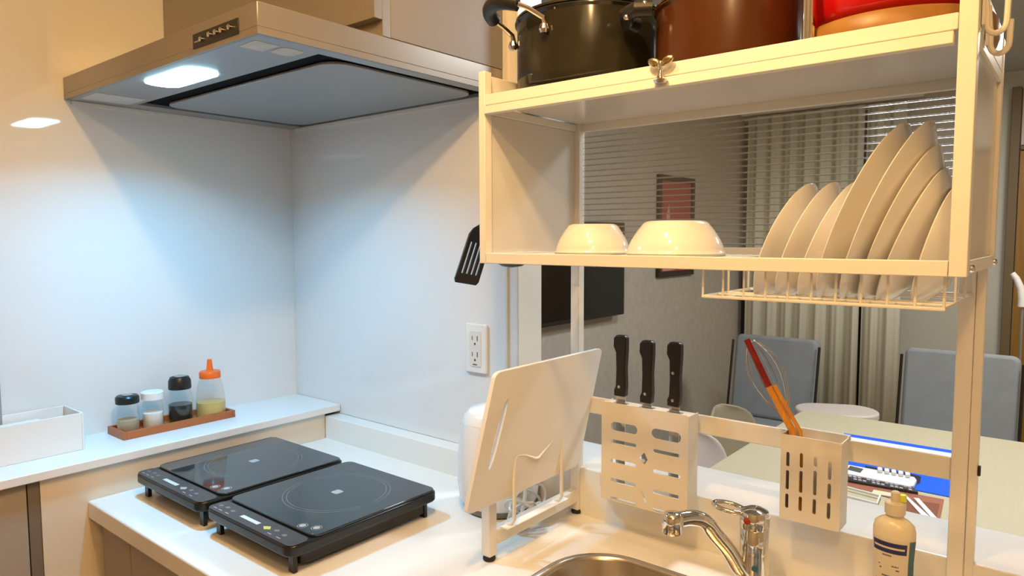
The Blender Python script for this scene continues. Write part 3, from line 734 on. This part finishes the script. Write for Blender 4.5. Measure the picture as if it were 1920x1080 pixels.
MB().box(qx0+.0022, qx1-.0022, qy1-.002, qy1, qz0+.001, qz1+.004).build('back_plate', HOLD, ch)
MB().box(qx0+.0022, qx1-.0022, qy0+.0022, qy1-.0022, qz0+.001, qz0+.003).build('bottom', HOLD, ch)
MB().box(qx0+.004, qx1-.002, qy1+.0002, .0060, qz1-.0045, qz1+.0).build('rail_hook', HOLD, ch)
MB().box(qx0+.004, qx1-.002, .0045, .0065, qz1-.03, qz1-.005).build('hook_lip', HOLD, ch)
wk = thing('bamboo_utensil', 'bamboo utensil with red lacquered end standing in the cutlery holder', 'utensil', (1.34, -.035, .975))
p0, p1, p2, p3 = Vector((1.340, -.034, .976)), Vector((1.3235, -.035, 1.113)), Vector((1.285, -.037, 1.180)), Vector((1.246, -.038, 1.256))
MB().tube([p0, p1, p2], .0066, 14, r2=.0055).build('bamboo_stick', BAMBOO, wk)
MB().tube([p2+(p3-p2)*.01, p3], .0058, 14, r2=.0052).build('red_end', REDLAC, wk)
MB().tube([p0+Vector((.012, 0, 0)), p1+Vector((.013, 0, -.0)), p2+Vector((.008, 0, .004))], .0035, 10).build('second_stick', BAMBOO, wk)
wh = thing('whisk', 'thin wire balloon whisk standing behind the red-ended utensil', 'whisk', (1.345, -.024, .975))
WM = mat('thin_steel_wire', (.72, .72, .70), .12, metal=1, noise=.02)
b0 = Vector((1.322, -.025, 1.105)); b1 = Vector((1.250, -.026, 1.252)); axv = (b1-b0); Lw = axv.length; axv.normalize()
s1 = Vector((axv.z, 0, -axv.x)); s2 = Vector((0, 1, 0))
for k in range(5):
    a = PI*k/5; sd = s1*math.cos(a)+s2*math.sin(a)*.30
    pts = []
    for i in range(33):
        t = i/32; th = PI*t
        rr = .031*math.sin(th)**.8*(1+.35*math.cos(th-2.2)) if 0 < t < 1 else 0
        h = Lw*.5*(1-math.cos(2*th))
        sgn = 1 if t < .5 else -1
        wv = .031*math.sin(PI*min(1, (h/Lw)**1.4)*.93)
        pts.append(b0+axv*h+sd*sgn*wv)
    MB().tube(pts, .0006, 6).build('wire', WM, wh)
MB().tube([Vector((1.338, -.024, .976)), b0, b0+axv*.01], .0040, 10).build('handle', BLADE, wh)

# ------------------------------------------------------------------ faucet
fc = thing('kitchen_faucet', 'chrome single-lever kitchen faucet with loop handle behind the sink', 'faucet', (1.283, -.075, .85))
FX, FY = 1.281, -.078
MB().lathe((FX, FY, .8505), [(0, 0), (.028, 0), (.028, .004), (.0245, .008), (.0235, .05), (.0225, .060), (.0225, .0605), (0, .0605)], 40).build('base', CHROME, fc)
MB().lathe((FX, FY, .9113), [(0, 0), (.0225, 0), (.0225, .040), (.0215, .0415), (0, .0415)], 40).build('body', CHROME, fc)
MB().lathe((FX, FY, .9535), [(0, 0), (.0232, 0), (.0238, .004), (.0238, .020), (.0215, .027), (.013, .0315), (0, .033)], 40).build('cap', CHROME, fc)
m = MB(); Hc = Vector((FX, FY, .980)); hd_ = Vector((-.80, -.22, .10)).normalized()
lc = Vector((1.240, -.083, .9775)); n = 28
hs1 = Vector((-1, -.10, .10)).normalized(); hs2 = Vector((.1, -1, 0)).normalized()
m.tube([lc+hs1*(.026*math.cos(2*PI*i/n))+hs2*(.017*math.sin(2*PI*i/n)) for i in range(n)], .0042, 10, closed=True)
m.tube([lc-hs1*.022, Hc+Vector((.004, 0, .001))], .0085, 12)
m.build('lever', CHROME, fc)
m = MB()
sp_path = [(FX-.004, FY-.010, .872), (FX-.014, FY-.024, .886), (1.253, -.118, .921), (1.239, -.139, .951), (1.232, -.150, .968), (1.225, -.164, .979), (1.214, -.184, .985), (1.203, -.205, .985)]
P_ = [Vector(p) for p in sp_path]
dense = []
for i in range(len(P_)-1):
    for k in range(4):
        t = k/4; p_1 = P_[max(i-1, 0)]; q0 = P_[i]; q1 = P_[i+1]; q2 = P_[min(i+2, len(P_)-1)]
        dense.append(.5*((2*q0)+(-p_1+q1)*t+(2*p_1-5*q0+4*q1-q2)*t*t+(-p_1+3*q0-3*q1+q2)*t**3))
dense.append(P_[-1])
m.tube(dense, .0130, 18, r2=.0125); m.build('spout', CHROME, fc)
MB().lathe((1.2000, -.2100, .9660), [(0, 0), (.0150, 0), (.0165, .003), (.0168, .020), (.0155, .028), (.011, .0325), (0, .034)], 28).build('aerator', CHROME, fc)
MB().lathe((0, 0, 0), [(0, 0), (.006, 0), (.0045, .0012), (0, .0015)], 16, M=Matrix.Translation((FX-.004, FY-.0236, .969)) @ Matrix.Rotation(PI/2, 4, 'X')).build('hot_mark', REDP, fc)
MB().lathe((0, 0, 0), [(0, 0), (.0055, 0), (.005, .0012), (0, .0015)], 16, M=Matrix.Translation((FX+.010, FY-.0215, .893)) @ Matrix.Rotation(.4, 4, 'Z') @ Matrix.Rotation(PI/2, 4, 'X')).build('blue_mark', BLUEP, fc)

# ------------------------------------------------------------------ dish soap bottle
sb = thing('dish_soap_bottle', 'cream dish soap bottle with navy band label beside the faucet', 'bottle', (1.482, -.062, .85))
SC = (1.482, -.062, .8505); TW = Matrix.Translation(SC) @ Matrix.Rotation(-.04, 4, 'Z')
MB().lathe((0, 0, 0), [(0, 0), (.026, 0), (.0285, .004), (.0275, .05), (.0265, .10), (.0285, .135), (.0285, .148), (.0265, .157), (.020, .163), (.0125, .167), (.0115, .171), (0, .171)], 48, M=TW, sy=.72).build('body', SOAPM, sb)
MB().lathe((0, 0, .1712), [(0, 0), (.0130, 0), (.0140, .002), (.0140, .017), (.012, .019), (.0065, .020), (.0060, .032), (.004, .034), (0, .034)], 32, M=TW).build('cap', SOAPM, sb)
MB().lathe((.009, .002, .1915), [(0, 0), (.0045, 0), (.005, .002), (.005, .010), (0, .011)], 16, M=TW).build('cap_tab', GREENC, sb)
def lab(z0_, z1_, a0, a1, m_, name, off=.0005):
    mb = MB(); n = 14; R = .0277+off; rows = []
    for z_ in (z0_, (z0_+z1_)/2, z1_):
        Rz = .0275 if z_ < .06 else .0268 if z_ < .105 else .0268+.0018*min(1, (z_-.105)/.03)
        rows.append([mb.bm.verts.new(TW @ Vector(((Rz+off)*math.cos(math.radians(a0+(a1-a0)*i/n)), (Rz+off*1.2)*.72*math.sin(math.radians(a0+(a1-a0)*i/n)), z_))) for i in range(n+1)])
    for A, B in zip(rows, rows[1:]):
        for i in range(n): mb.bm.faces.new((A[i], A[i+1], B[i+1], B[i]))
    return mb.build(name, m_, sb)
lab(.02, .138, -150, -38, LABEL, 'label', .0005)
lab(.118, .134, -145, -45, NAVY, 'navy_band', .0010)
lab(.075, .138, -36, -8, BLUEG, 'side_label', .0008)
lab(.1245, .1275, -138, -52, LABEL, 'printed_line', .0014)
random.seed(5)
for z_, spans in ((.113, ((-112, -86),)), (.104, ((-132, -122), (-118, -110), (-90, -76), (-72, -62))), (.098, ((-128, -116), (-86, -66))), (.0925, ((-120, -114), (-74, -64))), (.082, ((-112, -80),)), (.074, ((-134, -98), (-94, -58))), (.069, ((-130, -70),)), (.064, ((-134, -60),)), (.058, ((-126, -64),)), (.052, ((-132, -56),)), (.046, ((-130, -66),)), (.040, ((-128, -60),))):
    for a_, b_ in spans: lab(z_, z_+.0022, a_, b_, INK, 'printed_line', .0010)

# ------------------------------------------------------------------ dining table and things on it
tb = thing('dining_table', 'pale wood dining table just beyond the kitchen counter', 'table', (1.6, 1.0, 0))
MB().prism(rrect(.815, 2.35, .30, 1.745, .06), 'z', .692, .72).build('tabletop', TABLEM, tb, bevel=.004)
for x in (.90, 2.24):
    for y in (.38, 1.64):
        MB().box(x, x+.05, y, y+.05, 0, .6915).build('leg', TABLEM, tb, bevel=.004)
bw = MB().prism([(1.06, 1.20), (1.40, 1.20), (1.375, 1.435), (1.055, 1.43)], 'z', .7226, .7232).build('white_card', PAPERW); tag(bw, 'plain white card lying across the far part of the blue sheet', 'card')
bs = MB().prism([(1.045, .99), (1.425, .99), (1.37, 1.475), (1.04, 1.47)], 'z', .7205, .7225).build('blue_sheet', BLUEM)
tag(bs, 'bright blue flat sheet lying on the dining table under the gadgets', 'sheet')
def at(px, py, z):
    d = fw + r2*((px-960)/FPX) - u2*((py-540)/FPX)
    return CAM + d*((z-CAM.z)/d.z)
def flat(name, pix, z0_, z1_, m_, label=None, cat=None, parent=None, bevel=.0015):
    pts = [at(*p, z1_) for p in pix]
    o = MB().prism([(p.x, p.y) for p in pts], 'z', z0_, z1_).build(name, m_, parent, bevel=bevel)
    if label: tag(o, label, cat)
    return o
tabt = thing('white_device', 'white flat device with rounded ends and grey screen on blue sheet', 'device', at(1650, 890, .7227))
flat('shell', [(1583, 872), (1592, 871), (1715, 894), (1719, 899), (1714, 909), (1706, 911), (1583, 886)], .7227, .737, PAPERW, parent=tabt, bevel=.003)
flat('screen', [(1594, 873), (1619, 879), (1613, 886), (1589, 880)], .7372, .738, GREYS, parent=tabt, bevel=.0003)
kbd = thing('keyboard', 'dark keyboard with pale keys on the table, below the white device', 'keyboard', at(1650, 905, .7227))
flat('base', [(1578, 887), (1712, 913), (1722, 922), (1578, 897)], .7227, .731, KEYB, parent=kbd)
for i in range(15):
    x = 1582+i*8.6; y = 888.6+i*1.62
    for r_ in range(2):
        flat('key', [(x+r_, y+r_*4.2), (x+6+r_, y+1.2+r_*4.2), (x+7+r_, y+4+r_*4.2), (x+.6+r_, y+2.8+r_*4.2)], .7312, .7325, KEYC if (i*3+r_) % 4 else KEYB, parent=kbd, bevel=0)
dk = flat('black_strip', [(1622, 873), (1712, 889), (1727, 893), (1725, 905), (1712, 912), (1700, 905), (1650, 890), (1622, 878)], .7226, .7234, mat('dark_navy_case', (.02, .012, .05), .4, noise=.2), 'dark navy strap-like case under the white device on the table', 'case')
for k in range(5):
    o = flat('white_knob', [(1645+k*13, 875+k*2.2), (1654+k*13, 876+k*2.2), (1655+k*13, 881+k*2.2), (1646+k*13, 880+k*2.2)], .7380, .748, PAPERW, parent=tabt, bevel=.002)
cpt = thing('copper_tray', 'copper-brown tray with two white diagonal strips on the dining table', 'tray', at(1730, 950, .7227))
flat('tray_rim', [(1578, 899), (1770, 936), (1762, 977), (1693, 962), (1694, 940), (1578, 907)], .7206, .7228, COPPER, parent=cpt)
flat('tray_floor', [(1697, 935), (1762, 945), (1756, 970), (1694, 957)], .7229, .7234, mat('dark_copper_floor', (.26, .09, .05), .35, noise=.2, nscale=30), parent=cpt, bevel=0)
flat('white_strip', [(1694, 928), (1701, 930), (1745, 970), (1732, 970)], .7236, .7260, PAPERW, parent=cpt, bevel=.0003)
flat('white_strip', [(1713, 933), (1723, 934), (1758, 972), (1747, 971)], .7236, .7260, PAPERW, parent=cpt, bevel=.0003)
wf = thing('white_stand', 'white wire-framed stand on the table left of the soap bottle', 'stand', at(1620, 925, .7205))
fr = [at(1584, 913, .7290), at(1650, 930, .7290), at(1644, 945, .7290), at(1586, 930, .7290)]
MB().tube(fr, .004, 8, closed=True).build('frame', PAPERW, wf)
for p in fr:
    MB().tube([p-Vector((0, 0, .0035)), Vector((p.x, p.y, .7205))], .003, 6).build('leg', PAPERW, wf)
nt_ = flat('pale_note', [(1586, 907), (1623, 915), (1622, 920), (1586, 912)], .7206, .7212, mat('pale_yellow_paper', (.72, .68, .45), .6, noise=.03), 'pale yellow paper slip on the table near the copper tray', 'paper', bevel=0)
nt2 = flat('pale_note', [(1638, 918), (1700, 929), (1698, 935), (1634, 925)], .7230, .7236, MATS['pale_yellow_paper'], 'pale yellow paper strip on the tray edge behind the soap bottle', 'paper', bevel=0)

# ------------------------------------------------------------------ chairs
def lounge(label, x0, x1, yb):
    t = thing('upholstered_chair', label, 'chair', ((x0+x1)/2, yb-.2, 0), 'blue-grey upholstered chairs in the living room')
    w_ = x1-x0
    Mx = Matrix.Translation(((x0+x1)/2, yb, .42)) @ Matrix.Rotation(-.16, 4, 'X')
    MB().prism(rrect(-w_/2, w_/2, 0, .455, .035), 'y', -.045, .045, M=Mx).build('backrest', BLUEGREY, t, bevel=.018, seg=3)
    MB().prism(rrect(x0-.02, x1+.02, yb-.60, yb-.02, .05), 'z', .34, .425).build('seat', BLUEGREY, t, bevel=.02, seg=3)
    for x in (x0+.0, x1-.0):
        MB().tube([(x, yb+.06, .0), (x, yb+.0, .36)], .011, 8).build('leg', DARKLEG, t)
        MB().tube([(x, yb-.54, .0), (x, yb-.50, .335)], .011, 8).build('leg', DARKLEG, t)
        MB().tube([(x+(-.012 if x == x0 else .012), yb-.06, .40), (x+(-.012 if x == x0 else .012), yb+.02, .84)], .007, 8).build('back_stay', DARKLEG, t)
    return t
lounge('blue-grey upholstered chair in front of the curtain, behind the whisk', .155, .60, 2.66)
lounge('blue-grey upholstered chair by the far wall at right, beside the door', 1.005, 1.475, 2.70)
def shell(label, cx, cy, H, m_, W_=.20):
    t = thing('shell_chair', label, 'chair', (cx, cy, 0), 'rounded shell chairs at the table side')
    m = MB(); n = 14; rows = []
    for j in range(9):
        v = j/8; z_ = .44+(H-.44)*v
        half = W_*(1-.0*v)*math.sqrt(max(.0, 1-max(0, (v-.35)/.65)**2.4)) if v < 1 else .03
        half = max(half, .03)
        rows.append([m.bm.verts.new((cx-.0-.03*v+.07*((i/n*2-1)**2)*(half/W_), cy+half*(i/n*2-1), z_)) for i in range(n+1)])
    for A, B in zip(rows, rows[1:]):
        for i in range(n): m.bm.faces.new((A[i], A[i+1], B[i+1], B[i]))
    m.build('backrest', m_, t, solid=.014, sub=1)
    MB().prism(rrect(cx-.01, cx+.31, cy-.20, cy+.20, .10), 'z', .425, .45).build('seat', m_, t, bevel=.008)
    for sx in (.05, .25):
        for sy in (-.15, .15):
            MB().tube([(cx+sx, cy+sy*1.1, 0), (cx+sx*.9+.02, cy+sy*.8, .4245)], .012, 8).build('leg', TABLEM, t)
    return t
shell('pale pinkish shell chair at the table side, nearer the kitchen counter', .640, 1.08, .745, PINKW)
shell('tan shell chair at the table side, farther from the kitchen counter', .50, 1.68, .70, TANSH, .27)
st = thing('stool', 'pale pinkish oblong stool beyond the far edge of the dining table', 'stool', (.79, 2.34, 0))
Ms = Matrix.Translation((.79, 2.345, 0)) @ Matrix.Rotation(yaw-.22, 4, 'Z')
MB().prism(rrect(-.185, .185, -.12, .12, .115, 10), 'z', .565, .60, M=Ms).build('seat', PINKW, st, bevel=.008)
for sx in (-.12, .12):
    for sy in (-.07, .07):
        MB().tube([Ms @ Vector((sx*1.2, sy*1.2, 0)), Ms @ Vector((sx, sy, .5645))], .012, 8).build('leg', TABLEM, st)

# ------------------------------------------------------------------ tv, picture, curtains, door, vacuum
tv = thing('television', 'black wall-mounted television on the grey wallpapered wall', 'television', (XL+.03, 1.45, 1.02))
MB().box(XL+.03, XL+.065, .80, 1.945, 1.03, 1.50).build('housing', TVF, tv, bevel=.004)
MB().box(XL+.0652, XL+.0662, .815, 1.930, 1.05, 1.485).build('screen', TVB, tv)
MB().box(XL+.0005, XL+.0295, 1.25, 1.6, 1.2, 1.4).build('wall_bracket', DARKLEG, tv)
pf = thing('framed_picture', 'red framed picture on the grey wall between television and curtain', 'picture', (XL+.001, 2.62, 1.19))
x_ = XL+.0005
for q in ((2.40, 2.86, 1.195, 1.225), (2.40, 2.86, 1.75, 1.78), (2.40, 2.43, 1.2252, 1.7498), (2.83, 2.86, 1.2252, 1.7498)):
    MB().box(x_, x_+.022, *q).build('frame', FRAMEB, pf, bevel=.002)
MB().box(x_, x_+.008, 2.4302, 2.8298, 1.2252, 1.7498).build('print', ARTR, pf)
MB().prism([(2.47, 1.23), (2.62, 1.23), (2.60, 1.32), (2.56, 1.50), (2.54, 1.62), (2.51, 1.55), (2.50, 1.36)], 'x', x_+.0082, x_+.009).build('pale_figure', ARTP, pf)
MB().prism([(2.62, 1.235), (2.80, 1.235), (2.74, 1.31), (2.68, 1.33)], 'x', x_+.0082, x_+.009).build('pale_patch', ARTP, pf)
def curtain(label, x0, x1, amp, waves, ph, y=YF-.10):
    m = MB(); n = 120; lo = []; hi = []
    for i in range(n+1):
        t = i/n; x = x0+(x1-x0)*t
        yy = y+amp*(math.sin(2*PI*waves*t+ph)+.35*math.sin(2*PI*waves*2.3*t+1.1))
        lo.append(m.bm.verts.new((x+.004*math.sin(9*t), yy, .03))); hi.append(m.bm.verts.new((x, yy*.5+y*.5, 2.24)))
    for i in range(n): m.bm.faces.new((lo[i], lo[i+1], hi[i+1], hi[i]))
    o = m.build('curtain', CURT, solid=.003); tag(o, label, 'curtain', 'pale curtains on the far wall'); return o
curtain('pale beige pleated curtain in the corner behind the blue-grey chair', -.150, .583, .026, 7.0, .3)
curtain('brighter pale curtain hanging between the two blue-grey chairs', .596, .815, .018, 2.2, 1.2, YF-.09)
wn = struct('window_1', MB().box(-.205, .78, YF-.012, YF-.0005, .02, 2.22), mat('dark_window_glass', (.03, .026, .022), .12, noise=.1), smooth=False)
rl = MB().tube([(-.2, YF-.09, 2.265), (.9, YF-.09, 2.265)], .012, 12).build('curtain_rail', WPLAST); tag(rl, 'white curtain rail above the far curtains', 'curtain rail')
dn = struct('door_1', MB().box(1.375, 2.1, YF-.03, YF-.0005, 0, 1.90), DOORM, smooth=False)
struct('trim_7', MB().box(1.325, 1.37, YF-.045, YF-.0005, 0, 2.255), DOORF, bevel=.003)
struct('trim_8', MB().box(1.375, 2.1, YF-.04, YF-.0005, 1.905, 1.93), DOORF, bevel=.003)
struct('window_2', MB().box(1.375, 2.1, YF-.02, YF-.0005, 1.935, 2.25), mat('transom_glass', (.42, .39, .33), .3, noise=.03), smooth=False)
vc = thing('stick_vacuum', 'white curved handle on a slim grey pole standing by the brown door', 'vacuum', (1.40, 3.3, 0))
def far_at(px, py, Y):
    d = fw + r2*((px-960)/FPX) - u2*((py-540)/FPX); return CAM + d*((Y-CAM.y)/d.y)
vp = [far_at(1898, 512, 3.3), far_at(1906, 522, 3.3), far_at(1914, 540, 3.3), far_at(1917, 560, 3.3), far_at(1917, 575, 3.3)]
MB().tube(vp, .013, 10, r2=.022).build('handle', WPLAST, vc)
MB().tube([vp[-1]-Vector((0, 0, .01)), Vector((vp[-1].x, 3.3, .06))], .008, 10).build('pole', STEEL, vc)
MB().box(vp[-1].x-.11, vp[-1].x+.11, 3.25, 3.36, .0, .06).build('floor_head', WPLAST, vc, bevel=.01)
